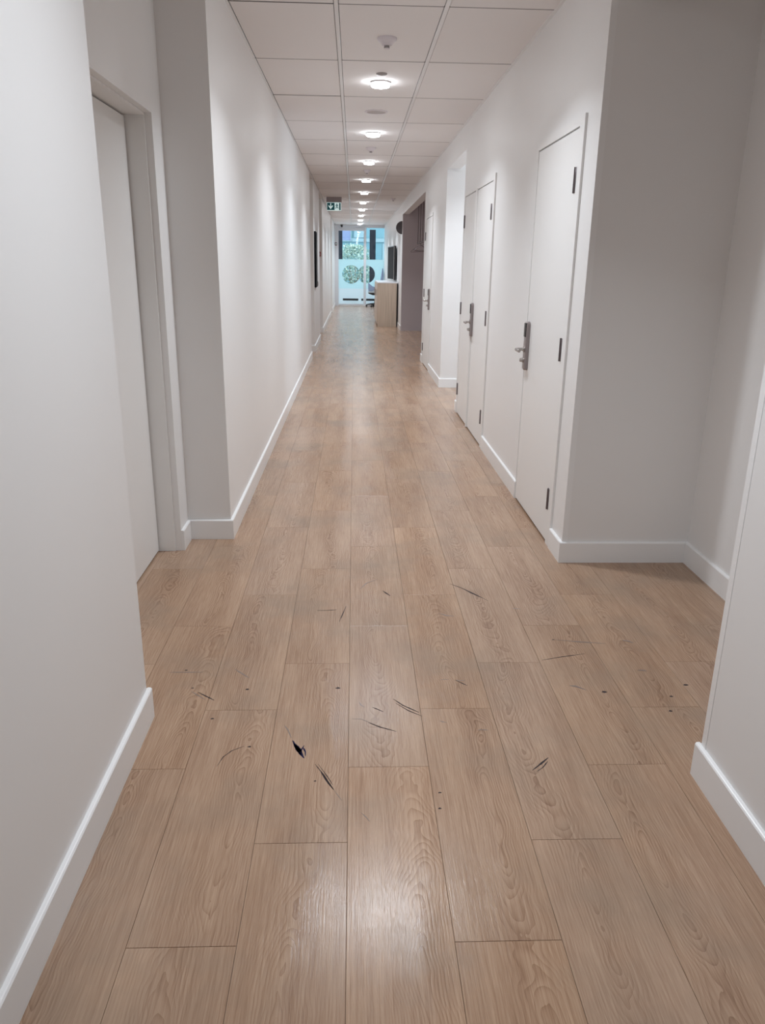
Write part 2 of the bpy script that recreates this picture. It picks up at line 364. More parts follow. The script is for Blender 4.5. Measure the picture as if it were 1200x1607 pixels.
# ------------------------------------------------------------------ ceiling
ceiling = st(box('ceiling', -1.6, 4.7, -4.6, YE + 0.1, 2.845, 2.96, GAPGREY), 'white suspended tile ceiling with small round lights')
TX = [XL + 0.003, -0.100, 0.500, XR - 0.003]
TY0, TL = -3.62, 1.1985     # rows
k = 0; y = TY0 - TL
tile_meshes = {}
while y < YE - 0.1:
    for c in range(3):
        x0, x1 = TX[c], TX[c + 1]; g = 0.0035
        ya, yb = max(y, -4.45) + g, min(y + TL, YE - 0.01) - g
        if yb - ya < 0.1: continue
        key = (c, round(yb - ya, 3))
        if key not in tile_meshes:
            t = bmesh.new(); w = (x1 - x0) / 2 - 0.0145; h = (yb - ya) / 2; addbox(t, -w, w, -h, h, 0, 0.014)
            for e_ in (0,): bmesh.ops.bevel(t, geom=[q for q in t.edges if abs(q.verts[0].co.z) < 1e-5 and abs(q.verts[1].co.z) < 1e-5], offset=0.0025, segments=1, affect='EDGES')
            bmesh.ops.recalc_face_normals(t, faces=t.faces)
            me = bpy.data.meshes.new('ceiling_tile'); t.to_mesh(me); t.free(); me.materials.append(TILE); tile_meshes[key] = me
        o = bpy.data.objects.new('ceiling_tile', tile_meshes[key]); C.objects.link(o); o.parent = ceiling
        drop = random.uniform(0, 0.0008)
        o.location = ((x0 + x1) / 2, (ya + yb) / 2, ZC - drop)
        if c == 0 and 3.0 < y < 3.7 or c == 0 and 5.8 < y < 6.1: o.rotation_euler.x = 0.0028
    if y > -4.4 and y < YE - .3: box('cross_joint_shade', TX[0], TX[3], y - 0.0045, y + 0.0045, ZC - 0.001, ZC + 0.012, JOINT_SHADE, ceiling)  # joint strip, coloured dark to stand in for the shadow gap between tiles
    y += TL
for x in (-0.100, 0.500):
    box('main_tee', x - 0.0115, x + 0.0115, -4.45, YE - 0.01, ZC - 0.005, ZC + 0.010, GRID, ceiling, 0.001)
for (xa, xb, ya, yb) in ((XL, XL + 0.014, 4.13, YE - .01), (XLN, XLN + 0.02, -4.45, 2.31), (XRN - 0.02, XRN, -4.45, 1.97), (XR - 0.02, XR, 3.77, 24.0), (XR - 0.02, XR, 24.0, YE - .01)):
    box('edge_angle', xa, xb, ya, yb, ZC - 0.004, ZC + 0.004, GRID, ceiling)
# plain plaster ceilings over the recesses and side spaces
for i, (xa, xb, ya, yb) in enumerate(((-1.2, XL, 2.31, 4.13), (-1.3, XL, 12.87, 13.84), (-1.3, XL, 16.1, 17.8), (-0.8, XL, 24.4, 25.5), (XR + .12, 1.78, 1.97, 3.77), (XR + .15, 4.5, 8.22, 9.83), (XR + .15, 2.6, 12.74, 18.6))):
    st(box('ceiling', xa, xb, ya, yb, ZC, 2.845, PLASTER if i != 6 else TAUPE))

# ------------------------------------------------------------------ walls, left
wall('left', -1.2, XLN, -4.5, 2.31)
wall('left', -1.2, -0.93, 2.31, 3.02)
wall('left', -1.2, -0.93, 3.02, 3.935, 2.145)
wall('left', -1.2, -0.93, 3.935, 4.13)
wall('left', -1.35, -1.2, 2.31, 4.13)
wall('left', -1.35, XL, 4.13, 12.87)
wall('left', -1.5, -1.3, 12.87, 13.84)
wall('left', -1.5, XL + .004, 13.84, 16.1)
wall('left', -1.5, -1.3, 16.1, 17.8)
wall('left', -1.5, -0.70, 17.8, 24.4)
wall('left', -1.5, -0.80, 24.4, 25.5, 2.12)
wall('left', -1.5, -0.70, 25.5, YE + .1)
bb('left', (XLN, -4.4), (XLN, 2.31 + BBT), (1, 0)); bb('left', (-0.93, 2.31), (XLN, 2.31), (0, 1))
bb('left', (-0.93, 2.33), (-0.93, 3.01), (1, 0)); bb('left', (-0.93, 3.937), (-0.93, 4.13 - BBT), (1, 0))
bb('left', (-0.93, 4.13), (XL + BBT, 4.13), (0, -1)); bb('left', (XL, 4.13), (XL, 12.87), (1, 0))
bb('left', (-1.3, 13.84), (XL + .004 + BBT, 13.84), (0, -1)); bb('left', (XL + .004, 13.84), (XL + .004, 16.1), (1, 0))
bb('left', (-1.3, 17.8), (-0.70 + BBT, 17.8), (0, -1)); bb('left', (-0.70, 17.8), (-0.70, 24.4), (1, 0)); bb('left', (-0.70, 25.5), (-0.70, YE - .1), (1, 0))
# behind the camera
st(box('wall_back', -0.9, 1.3, -4.6, -4.5, 0, 2.845, WALL))

# ------------------------------------------------------------------ walls, right
wall('right', XRN, 2.0, -4.5, 1.97)
wall('right', 1.78, 2.0, 1.97, 3.77)
wall('right', XR, XR + .12, 1.97, 3.77, 2.625)
wall('right', XR + .15, 2.0, 3.77, 3.92)
wall('right', XR, XR + .15, 3.77, 3.985)
wall('right', XR, XR + .15, 3.985, 4.94, 2.195)
wall('right', XR, XR + .15, 4.94, 6.40)
wall('right', XR, XR + .15, 6.40, 8.09, 2.185)
wall('right', XR, XR + .15, 8.09, 8.22)
wall('right', XR + .15, 4.6, 8.07, 8.22)
wall('right', XR, XR + .15, 8.22, 9.83, 2.585)
wall('right', XR, 4.6, 9.83, 9.98)
wall('right', XR, XR + .15, 9.98, 11.37)
wall('right', XR, XR + .15, 11.37, 12.44, 2.20)
wall('right', XR, XR + .15, 12.44, 12.74)
wall('right', XR + .15, 2.75, 12.60, 12.74)
wall('right', XR, XR + .15, 12.74, 18.6, 2.59)
wall('right', 2.6, 2.75, 12.74, 18.6)
wall('right', XR, 2.75, 18.6, 18.75)
wall('right', XR, XR + .15, 18.75, YE + .1)
# taupe lining of the coat niche
wall('niche', 1.118, 2.6, 18.588, 18.6, 0, 2.83, TAUPE); wall('niche', 2.588, 2.6, 12.752, 18.588, 0, 2.83, TAUPE); wall('niche', XR + .15, 2.6, 12.74, 12.752, 0, 2.83, TAUPE)
wall('niche', XR + .15, XR + .16, 12.76, 18.58, 2.592, 2.83, TAUPE)
# passage end wall with the daylight window
wall('right', 4.5, 4.6, 8.22, 9.83, 0, 0.8); wall('right', 4.5, 4.6, 8.22, 9.83, 2.3); wall('right', 4.5, 4.6, 8.22, 8.42, .8, 2.3); wall('right', 4.5, 4.6, 9.62, 9.83, .8, 2.3)
win = empty('window_1', (4.55, 9.02, 0.8), kind='structure')
box('window_frame', 4.52, 4.58, 8.42, 8.47, .8, 2.3, ALU, win); box('window_frame', 4.52, 4.58, 9.57, 9.62, .8, 2.3, ALU, win); box('window_frame', 4.52, 4.58, 8.47, 9.57, .8, .85, ALU, win); box('window_frame', 4.52, 4.58, 8.47, 9.57, 2.25, 2.3, ALU, win)
box('window_pane', 4.545, 4.555, 8.47, 9.57, .85, 2.25, GLASS, win)
# skirtings, right
bb('right', (XRN, -4.4), (XRN, 1.97 + BBT), (-1, 0)); bb('right', (XRN, 1.97), (1.78 - BBT, 1.97), (0, 1)); bb('right', (1.78, 1.97), (1.78, 3.77), (-1, 0))
bb('right', (XR - BBT, 3.77), (1.78 - BBT, 3.77), (0, -1)); bb('right', (XR, 3.77), (XR, 3.985), (-1, 0)); bb('right', (XR, 4.945), (XR, 6.40), (-1, 0)); bb('right', (XR, 8.10), (XR, 8.22), (-1, 0))
bb('right', (XR - BBT, 9.83), (4.5, 9.83), (0, -1)); bb('right', (XR, 9.83), (XR, 11.37), (-1, 0)); bb('right', (XR, 12.46), (XR, 12.74), (-1, 0)); bb('right', (XR, 18.6), (XR, YE - .1), (-1, 0))
bb('right', (XR - BBT, 18.6), (1.118, 18.6), (0, -1))
# corner bead strips
st(box('trim_1', XR - .0012, XR + .028, 3.7683, 3.770, BBH, 2.62, TRIM)); st(box('trim_2', XRN - .0015, XRN + .0, 1.945, 1.9715, BBH, 2.84, TRIM))
st(box('trim_3', XR - .0015, XR, 12.742, 18.598, 2.575, 2.590, TRIM))

# ------------------------------------------------------------------ doors
def lock(parent, y, xf, sg=-1):
    """reader lock: plate on the face xf, edges y..y+.062"""
    yc = y + .031; o = parent.location
    z0, z1 = 0.872, 1.172; hw = .031; pts = []
    for i in range(9): a = math.pi * i / 8; pts.append((yc + hw * math.cos(a) , z1 - .018 + .018 * math.sin(a)))
    for i in range(9): a = math.pi + math.pi * i / 8; pts.append((yc + hw * math.cos(a), z0 + .012 + .012 * math.sin(a)))
    bm = bmesh.new(); xs = (xf - o.x, xf - o.x - .018, xf - o.x - .024); shr = (0, 0, .005); rings = []
    for x, s in zip(xs, shr):
        rings.append([bm.verts.new((x, yc + (p - yc) * (1 - s / hw) - o.y, (z0 + z1) / 2 + (q - (z0 + z1) / 2) * (1 - s / .15) - o.z)) for p, q in pts])
    n = len(pts)
    for a, b in zip(rings, rings[1:]):
        for i in range(n): bm.faces.new((a[i], a[(i + 1) % n], b[(i + 1) % n], b[i]))
    bm.faces.new(rings[-1]); bm.faces.new(rings[0][::-1])
    pl = from_bm('lock_plate', bm, STEEL, parent); pl['label'] = 'tall steel lock plate'
    X = xf - o.x - .024
    bm = bmesh.new(); addbox(bm, X - .004, X + .002, yc - .025 - o.y, yc + .025 - o.y, 1.078 - o.z, 1.163 - o.z, .002)
    rd = from_bm('card_reader', bm, BLACKG, pl); rd['label'] = 'black card reader window'
    bm = bmesh.new(); zc = 1.002 - o.z; Y = yc - o.y
    addtube(bm, [(X + .002, Y, zc), (X - .006, Y, zc)], .019, 20)
    addtube(bm, [(X - .004, Y, zc), (X - .030, Y, zc), (X - .042, Y, zc), (X - .050, Y + sg * .004, zc), (X - .053, Y + sg * .013, zc), (X - .053, Y + sg * .03, zc), (X - .053, Y + sg * .105, zc), (X - .053, Y + sg * .110, zc)], [.0095, .0095, .0095, .0095, .0098, .0098, .0095, .006], 14)
    h = from_bm('lever_handle', bm, CHROME, pl, smooth=True); h['label'] = 'satin chrome lever'
    bm = bmesh.new(); zc = .935 - o.z; addtube(bm, [(X + .002, Y, zc), (X - .006, Y, zc), (X - .008, Y, zc), (X - .020, Y, zc), (X - .024, Y, zc)], [.017, .017, .012, .012, .008], 18)
    from_bm('key_cylinder', bm, CHROME, pl, smooth=True)
def hinge(parent, y, z, xf):
    o = parent.location; bm = bmesh.new()
    addbox(bm, xf - .007 - o.x, xf + .001 - o.x, y - .015 - o.y, y + .015 - o.y, z - .06 - o.z, z + .06 - o.z, .002)
    addtube(bm, [(xf - .007 - o.x, y - o.y, z - .06 - o.z), (xf - .007 - o.x, y - o.y, z + .06 - o.z)], .0055, 10)
    for q in (-.02, .02): addtube(bm, [(xf - .007 - o.x, y - o.y, z + q - .001 - o.z), (xf - .007 - o.x, y - o.y, z + q + .001 - o.z)], .0062, 10)
    return from_bm('hinge', bm, HINGE, parent, smooth=True)
def rdoor(n, label, yf0, leaf0, leaf1, yf1, ztop, leaves=1, flip=False):
    """door set in the right wall: frame proud of the wall, leaf nearly flush"""
    d = empty('door_%d' % n, (XR, yf0, 0), label=label, kind='structure')
    P = .012; zl = ztop - .048
    prism_pts = [(yf0, 0), (leaf0 - .003, 0), (leaf0 - .003, zl + .004), (leaf1 + .003, zl + .004), (leaf1 + .003, 0), (yf1, 0), (yf1, ztop), (yf0, ztop)]
    bm = bmesh.new(); o = d.location
    A = [bm.verts.new((XR - P - o.x, p - o.y, q)) for p, q in prism_pts]; B = [bm.verts.new((XR + .10 - o.x, p - o.y, q)) for p, q in prism_pts]
    k = len(A); quads = ((0, 1, 2, 7), (2, 3, 6, 7), (3, 4, 5, 6))
    for q in quads: bm.faces.new([A[i] for i in q]); bm.faces.new([B[i] for i in q][::-1])
    for i in range(k): bm.faces.new((A[i], B[i], B[(i + 1) % k], A[(i + 1) % k]))
    from_bm('door_frame', bm, TRIM if False else DOORM, d)
    box('door_rebate', XR + .06, XR + .09, leaf0, leaf1, 0, zl, DARKVOID, d)
    w = (leaf1 - leaf0) / leaves
    for i in range(leaves):
        a, b = leaf0 + i * w, leaf0 + (i + 1) * w - (.004 if i < leaves - 1 else 0)
        lf = box('door_leaf', XR - P + .003, XR + .045, a, b, .012, zl - .003, DOORM, d, .0015)
    xf = XR - P + .003
    for z in (.258, 1.082, 1.908): hinge(d, leaf1 - .004 if flip else leaf0 + .004, z, xf)
    if leaves == 2:
        for z in (.258, 1.082, 1.908): hinge(d, leaf1 - .014, z, xf)
        box('astragal', xf - .016, xf, leaf0 + w - .010, leaf0 + w + .024, .012, zl + .010, DOORM, d, .001)
        lock(d, leaf0 + w - .078, xf)
    elif flip: lock(d, leaf0 + .045, xf, 1)
    else: lock(d, leaf1 - .098, xf)
    return d
rdoor(1, 'nearest white door on the right with a card-reader lock', 3.985, 4.07, 4.93, 4.94, 2.195)
rdoor(2, 'white double door on the right between the nearest door and the side passage', 6.40, 6.485, 8.065, 8.09, 2.185, 2)
rdoor(3, 'far white door on the right just before the grey coat niche', 11.37, 11.40, 12.37, 12.44, 2.20, 1, True)

# left recessed door
d4 = empty('door_4', (-1.05, 3.02, 0), label='white door set back in the recess at near left', kind='structure')
box('door_frame', -1.12, -0.962, 3.924, 3.935, 0, 2.145, DOORM, d4, .001); box('door_frame', -1.12, -0.962, 3.02, 3.031, 0, 2.145, DOORM, d4, .001)
box('door_frame', -1.12, -0.962, 3.031, 3.924, 2.134, 2.145, DOORM, d4, .001)
box('door_rebate', -1.19, -1.10, 3.02, 3.935, 0, 2.145, DARKVOID, d4)
box('door_leaf', -1.092, -1.050, 3.034, 3.914, .010, 2.126, DOORM, d4, .0015)
bm = bmesh.new(); addtube(bm, [(.0, .09, 1.0), (.008, .09, 1.0)], .024, 20); addtube(bm, [(.006, .09, 1.0), (.045, .09, 1.0), (.055, .095, 1.0), (.058, .108, 1.0), (.058, .215, 1.0), (.058, .225, 1.0)], [.0095, .0095, .0095, .0095, .0095, .006], 12)
h = from_bm('lever_handle', bm, CHROME, d4, smooth=True); h['label'] = 'satin chrome lever'
# far left door
d5 = empty('door_5', (-0.80, 24.4, 0), label='far white door on the left beside the glass entrance', kind='structure')
box('door_frame', -0.88, -0.76, 24.4, 24.46, 0, 2.12, TRIM, d5); box('door_frame', -0.88, -0.76, 25.44, 25.5, 0, 2.12, TRIM, d5); box('door_frame', -0.88, -0.76, 24.46, 25.44, 2.06, 2.12, TRIM, d5)
box('door_leaf', -0.86, -0.80, 24.465, 25.435, .01, 2.055, DOORM, d5, .002)
bm = bmesh.new(); addtube(bm, [(.0, .12, 1.0), (.05, .12, 1.0), (.06, .13, 1.0), (.062, .15, 1.0), (.062, .25, 1.0)], .011, 10); from_bm('lever_handle', bm, STEEL, d5, smooth=True)
wall('left', -1.5, -0.88, 24.4, 25.5, 0, 2.12)

# ------------------------------------------------------------------ glass entrance
ge = empty('door_6', (0.27, YE, 0), label='glass entrance door and side light closing the far end', kind='structure')
XS0, XS1 = .385, .445
box('door_frame', -0.70, -0.585, YE - .08, YE + .08, 0, ZC, ALU, ge, .003); box('door_frame', XS0, XS1, YE - .06, YE + .06, 0, ZC - .05, ALU, ge, .003)
box('door_frame', -0.585, XR, YE - .06, YE + .06, 2.77, ZC, ALU, ge, .003)
lf = empty('door_leaf', (0, 0, 0)); lf.parent = ge
def gbox(name, x0, x1, y0, y1, z0, z1, m, par, b=.002):
    bm = bmesh.new(); o = ge.location; addbox(bm, x0 - o.x, x1 - o.x, y0 - o.y, y1 - o.y, z0 - o.z, z1 - o.z, b); return from_bm(name, bm, m, par)
gbox('leaf_rail', -0.583, XS0 - .003, YE - .03, YE + .03, 2.63, 2.765, ALU, lf); gbox('leaf_rail', -0.583, XS0 - .003, YE - .03, YE + .03, .008, .07, ALU, lf)
gbox('leaf_stile', -0.583, -0.560, YE - .03, YE + .03, .07, 2.63, ALU, lf); gbox('leaf_stile', .355, XS0 - .003, YE - .03, YE + .03, .07, 2.63, ALU, lf)
gbox('glass_pane', -0.560, .355, YE - .004, YE + .004, .07, 2.63, GLASS, lf, 0)
gbox('glass_pane', XS1, XR, YE - .004, YE + .004, .07, 2.735, GLASS, ge, 0); gbox('door_frame', XS1, XR, YE - .03, YE + .03, 0, .07, ALU, ge); gbox('door_frame', XS1, XR, YE - .03, YE + .03, 2.735, 2.77, ALU, ge)
gbox('pull_handle', .285, .315, YE - .09, YE - .06, .86, 1.17, BLACKM, lf, .005); gbox('handle_post', .292, .308, YE - .065, YE - .004, .90, .93, BLACKM, lf); gbox('handle_post', .292, .308, YE - .065, YE - .004, 1.10, 1.13, BLACKM, lf)
gbox('door_closer', .02, .30, YE - .10, YE - .03, 2.66, 2.72, ALU, ge, .006)
bm = bmesh.new(); addtube(bm, [(-.20, -.08, 2.72), (-.02, -.28, 2.75), (.10, -.07, 2.76)], .012, 8); from_bm('closer_arm', bm, ALU, ge)
# frosted film with round clear openings
def film(name, x0, x1, z0, z1, holes, m, par, y):
    """flat film cut by circular openings, swept in columns"""
    V, F = [], []; n = int((x1 - x0) / .012) + 1; o = ge.location; dx = (x1 - x0) / n
    def cut(x):
        iv = [(z0, z1)]
        for (cx, cz, R) in holes:
            if abs(x - cx) < R:
                hh = math.sqrt(R * R - (x - cx) ** 2); nv = []
                for a, b in iv:
                    if cz - hh > a: nv.append((a, min(b, cz - hh)))
                    if cz + hh < b: nv.append((max(a, cz + hh), b))
                iv = nv
        return iv
    for i in range(n):
        for a, b in cut(x0 + (i + .5) * dx):
            xa, xb = x0 + i * dx, x0 + (i + 1) * dx; s = len(V)
            for yy in (y, y + .0008):
                for (X, Z) in ((xa, a), (xb, a), (xb, b), (xa, b)): V.append((X - o.x, yy - o.y, Z - o.z))
            F += [(s, s + 1, s + 2, s + 3), (s + 7, s + 6, s + 5, s + 4), (s, s + 4, s + 5, s + 1), (s + 2, s + 6, s + 7, s + 3), (s + 1, s + 5, s + 6, s + 2), (s + 3, s + 7, s + 4, s)]
    return finish(name, V, F, m, par)
HOLES = [(-0.105, 1.118, .325), (.455, 1.13, .315)]
film('frosted_film', -0.560, .355, .62, 1.645, HOLES, FILM, lf, YE - .006); film('frosted_film', XS1, XR, .62, 1.645, HOLES, FILM, ge, YE - .006)
film('lower_film', -0.560, .355, .07, .62, [], FILM2, lf, YE - .006); film('lower_film', XS1, XR, .07, .62, [], FILM2, ge, YE - .006)
gbox('marking_strip', -0.41, .165, YE - .0085, YE - .0062, .19, .265, BLACKM, lf, 0); gbox('marking_strip', .275, .35, YE - .0085, YE - .0062, .19, .265, BLACKM, lf, 0); gbox('marking_strip', XS1 + .01, .86, YE - .0085, YE - .0062, .19, .265, BLACKM, ge, 0)

# ------------------------------------------------------------------ downlights
LY = [1.8, 4.2, 6.6, 9.0, 11.4, 13.8, 16.15, 18.6, 21.0, 23.5, 26.0, 28.4]
ORD = ['second', 'third', 'fourth', 'fifth', 'sixth', 'seventh', 'eighth', 'ninth', 'tenth']
def downlight(x, y, label, group='downlights along the middle of the ceiling', power=LAMP_W):
    d = empty('downlight', (x, y, ZC), label, 'ceiling light', group)
    lathe('trim_ring', [(.078, 0), (.078, -.012), (.074, -.015), (.060, -.015), (.057, -.012), (.057, 0)], RINGW, d, 40)
    lathe('diffuser', [(0, -.037), (.060, -.037), (.068, -.034), (.071, -.029), (.068, -.024), (.058, -.014), (.055, -.008)], DIFF, d, 32)
    area('lamp', (0, 0, -.0385), (0, 0, 0), .13, power, LAMP_COL, d, math.radians(124))
    return d
for i, y in enumerate(LY):
    if y < 4.3: lab = ['lit round downlight above the near left wall end', 'lit round downlight above the nearest door on the right'][i]
    elif y == 6.6: lab = 'lit round downlight nearest the camera, between smoke detector and flat ceiling speaker'
    elif y == 28.4: lab = 'lit round downlight right in front of the glass entrance, farthest of the row'
    else: lab = 'lit round downlight, %s from the front in the ceiling row' % ORD[i - 3]
    downlight(0.20, y, lab)
downlight(1.62, 9.00, 'lit round downlight in the side passage on the right', 'side passage lights', 9.5)

# ------------------------------------------------------------------ ceiling devices
def detector(y, x, R, label):
    d = empty('smoke_detector', (x, y, ZC), label, 'smoke detector')
    lathe('base', [(R, 0), (R, -.008), (R * .93, -.016), (R * .75, -.022), (R * .60, -.030), (R * .48, -.042), (0, -.044)], PLASTIC, d, 36)
    bm = bmesh.new()
    for a in range(6):
        q = Matrix.Rotation(a * math.pi / 3, 4, 'Z'); addbox(bm, R * .20, R * .27, -.008, .008, -.056, -.043, .001, rot=q)
    g = from_bm('chamber', bm, GREYP, d); g['kind'] = 'stuff'
    lathe('cap', [(R * .30, -.056), (R * .30, -.060), (0, -.061)], PLASTIC, d, 24)
    lathe('core', [(R * .2, -.043), (R * .2, -.057), (0, -.057)], BLACKM, d, 16)
detector(5.40, .20, .062, 'white smoke detector on the ceiling nearest the camera, before the first light')
detector(10.10, .20, .062, 'small smoke detector on the ceiling between second and third light')
detector(12.42, .19, .055, 'small detector on the ceiling between third and fourth light')
detector(17.5, .83, .05, 'small detector on the right-hand ceiling tiles above the coat niche')
p = empty('presence_sensor', (.20, 6.33, ZC), 'small grey round sensor on the ceiling just before the first light', 'sensor')
lathe('housing', [(.040, 0), (.040, -.006), (.034, -.010), (.030, -.010)], GREYP, p, 28); lathe('lens', [(.030, -.010), (.024, -.013), (.012, -.015), (0, -.0155)], GREYP, p, 28)
p = empty('ceiling_speaker', (.20, 7.81, ZC), 'flat white round speaker grille in the ceiling between first and second light', 'speaker')
lathe('rim', [(.105, 0), (.105, -.006), (.100, -.009), (.090, -.009), (.087, -.005)], PLASTIC, p, 40); lathe('grille', [(.088, -.004), (.088, -.0052), (0, -.0065)], mat('grille_grey', (.50, .47, .47), .6, bump=.5, scale=900), p, 40)
p = empty('door_sensor', (-.44, YE - .12, ZC), 'small black sensor on the ceiling over the glass entrance', 'sensor')
lathe('mount', [(.045, 0), (.045, -.02), (0, -.021)], BLACKM, p, 20); lathe('eye', [(.034, -.018), (.036, -.05), (.028, -.085), (0, -.095)], BLACKM, p, 20)

# ------------------------------------------------------------------ emergency exit sign
ex = empty('exit_sign', (-.425, 17.45, ZC), 'green and white emergency exit sign with arrow and running man hanging from ceiling', 'sign')
def ebox(name, x0, x1, y0, y1, z0, z1, m, par=None, b=.002):
    bm = bmesh.new(); addbox(bm, x0, x1, y0, y1, z0, z1, b); return from_bm(name, bm, m, par or ex)
ebox('housing', -.162, .160, -.045, .045, -.105, 0, mat('housing_grey', (.36, .32, .33), .5), b=.004)
pn = ebox('sign_panel', -.152, .150, -.012, .012, -.268, -.105, SIGNW)
ebox('green_field', -.146, .012, -.0145, -.012, -.256, -.113, GREEN, pn, 0); ebox('green_field', .108, .140, -.0145, -.012, -.256, -.113, GREEN, pn, 0)
def eprism(name, poly, m, y0=-.0165, y1=-.0145): return prism(name, poly, 'y', y0, y1, m, pn)
eprism('arrow', [(-.078, -.122), (-.062, -.122), (-.062, -.190), (-.030, -.160), (-.022, -.178), (-.070, -.240), (-.118, -.178), (-.110, -.160), (-.078, -.190)], SIGNW)
lathe_c = [( .062 + .011 * math.cos(a * math.pi / 6), -.132 + .011 * math.sin(a * math.pi / 6)) for a in range(12)]
eprism('running_man', lathe_c, GREEN, -.0145, -.012)
eprism('running_man', [(.052, -.146), (.074, -.144), (.078, -.158), (.096, -.172), (.092, -.180), (.072, -.166), (.068, -.182), (.084, -.204), (.104, -.212), (.100, -.222), (.074, -.214), (.058, -.196), (.046, -.222), (.022, -.226), (.022, -.216), (.038, -.212), (.050, -.184), (.052, -.164), (.040, -.166), (.034, -.182), (.026, -.178), (.036, -.156)], GREEN, -.0145, -.012)

# ------------------------------------------------------------------ small things on the left wall
nb = empty('notice_screen', (XL + .008, 14.0, 1.54), 'tall narrow black wall screen on the left wall beyond the long white wall', 'screen')
box('casing', XL + .008, XL + .034, 13.98, 14.50, 1.09, 2.02, DISPLAY, nb, .004); box('glass_face', XL + .034, XL + .036, 14.0, 14.48, 1.11, 2.0, DISPLAY, nb)
sw = empty('light_switch', (XL + .004, 15.2, 1.13), 'small dark switch plate on the left wall beyond the black screen', 'switch')
box('plate', XL + .004, XL + .012, 15.16, 15.24, 1.085, 1.17, GREYP, sw, .002); box('rocker', XL + .012, XL + .016, 15.18, 15.22, 1.10, 1.155, GREYP, sw, .001)
cp = empty('call_point', (-.755, 17.8, 1.68), 'dark red fire call point on the left wall return beyond the recess', 'alarm box')
box('housing', -.790, -.728, 17.755, 17.8, 1.640, 1.735, RED, cp, .004); box('call_plate', -.776, -.742, 17.752, 17.756, 1.665, 1.712, GREYP, cp)
c2 = empty('alarm_sign', (-.66, YE - .08, 2.18), 'small dark red square sign with white cross beside the glass entrance', 'sign')
box('sign_plate', -.745 + .05, -.615, YE - .095, YE - .08, 2.12, 2.22, mat('dark_red', (.10, .012, .015), .4), c2, .002)
box('white_mark', -.665, -.635, YE - .098, YE - .095, 2.162, 2.178, SIGNW, c2); box('white_mark', -.657, -.643, YE - .098, YE - .095, 2.148, 2.192, SIGNW, c2)

# ------------------------------------------------------------------ cabinet, screen, half-round sign on the right
cb = empty('cabinet', (.83, 19.75, 0), 'light oak cabinet with white top standing along the right wall', 'cabinet')
box('body', .598, 1.062, 19.765, 22.2, .05, 1.045, CABW, cb, .002); box('plinth', .64, 1.062, 19.80, 22.18, 0, .05, BLACKM, cb)
box('end_panel', .592, 1.062, 19.748, 19.765, .0, 1.045, CABW, cb, .001); box('wall_gap_shade', 1.062, 1.085, 19.77, 22.18, .02, 1.04, BLACKM, cb)  # the black strip paints in the shaded gap between cabinet and wall
box('top', .585, 1.088, 19.74, 22.21, 1.045, 1.072, WHITETOP, cb, .003)
for i in range(4):
    y0 = 19.79 + i * .6; df = box('door', .580, .597, y0, y0 + .592, .06, 1.038, CABW, cb, .0015)
    o_ = cb.location; bm = bmesh.new(); addtube(bm, [(.565 - o_.x, y0 + .52 - o_.y, .72), (.565 - o_.x, y0 + .52 - o_.y, .88)], .005, 8); from_bm('door_handle', bm, STEEL, df)
tv = empty('television', (1.0, 21.3, 1.53), 'black flat screen on the right wall above the oak cabinet, turned to the corridor', 'television')
ang = math.atan2(-(0.915 - 1.01), 1.4)
R_ = Matrix.Rotation(ang, 4, 'Z')
def tbox(name, x0, x1, y0, y1, z0, z1, m, par, b=.003):
    bm = bmesh.new(); addbox(bm, x0, x1, y0, y1, z0, z1, b, rot=R_); return from_bm(name, bm, m, par)
sc_ = tbox('casing', -.02, .03, -.70, .70, -.42, .42, BLACKM, tv); tbox('display', -.023, -.02, -.68, .68, -.40, .40, DISPLAY, sc_, 0)
for (a, b, c_, d_) in ((-.70, -.68, -.42, .42), (.68, .70, -.42, .42), (-.68, .68, .40, .42), (-.68, .68, -.42, -.40)): tbox('bezel', -.030, -.02, a, b, c_, d_, CHROME, sc_, .001)
bm = bmesh.new(); addbox(bm, .03, XR - 1.0 - .004, -.10, -.02, -.05, .05, .003); addbox(bm, XR - 1.0 - .024, XR - 1.0 - .002, -.20, .10, -.2, .2, .003); from_bm('wall_bracket', bm, BLACKM, tv)
hs = empty('half_round_sign', (XR, 18.70, 2.30), 'dark grey half-round plate sticking out of the wall beyond the coat niche', 'sign')
poly = [(0, -.142)] + [(-.142 * math.sin(a * math.pi / 20), -.142 * math.cos(a * math.pi / 20)) for a in range(1, 20)] + [(0, .142)]
prism('plate', poly, 'y', -.006, .006, DARKDISC, hs); bm = bmesh.new(); addbox(bm, -.008, 0, -.02, .02, -.10, .10, .001); from_bm('wall_flange', bm, HINGE, hs)

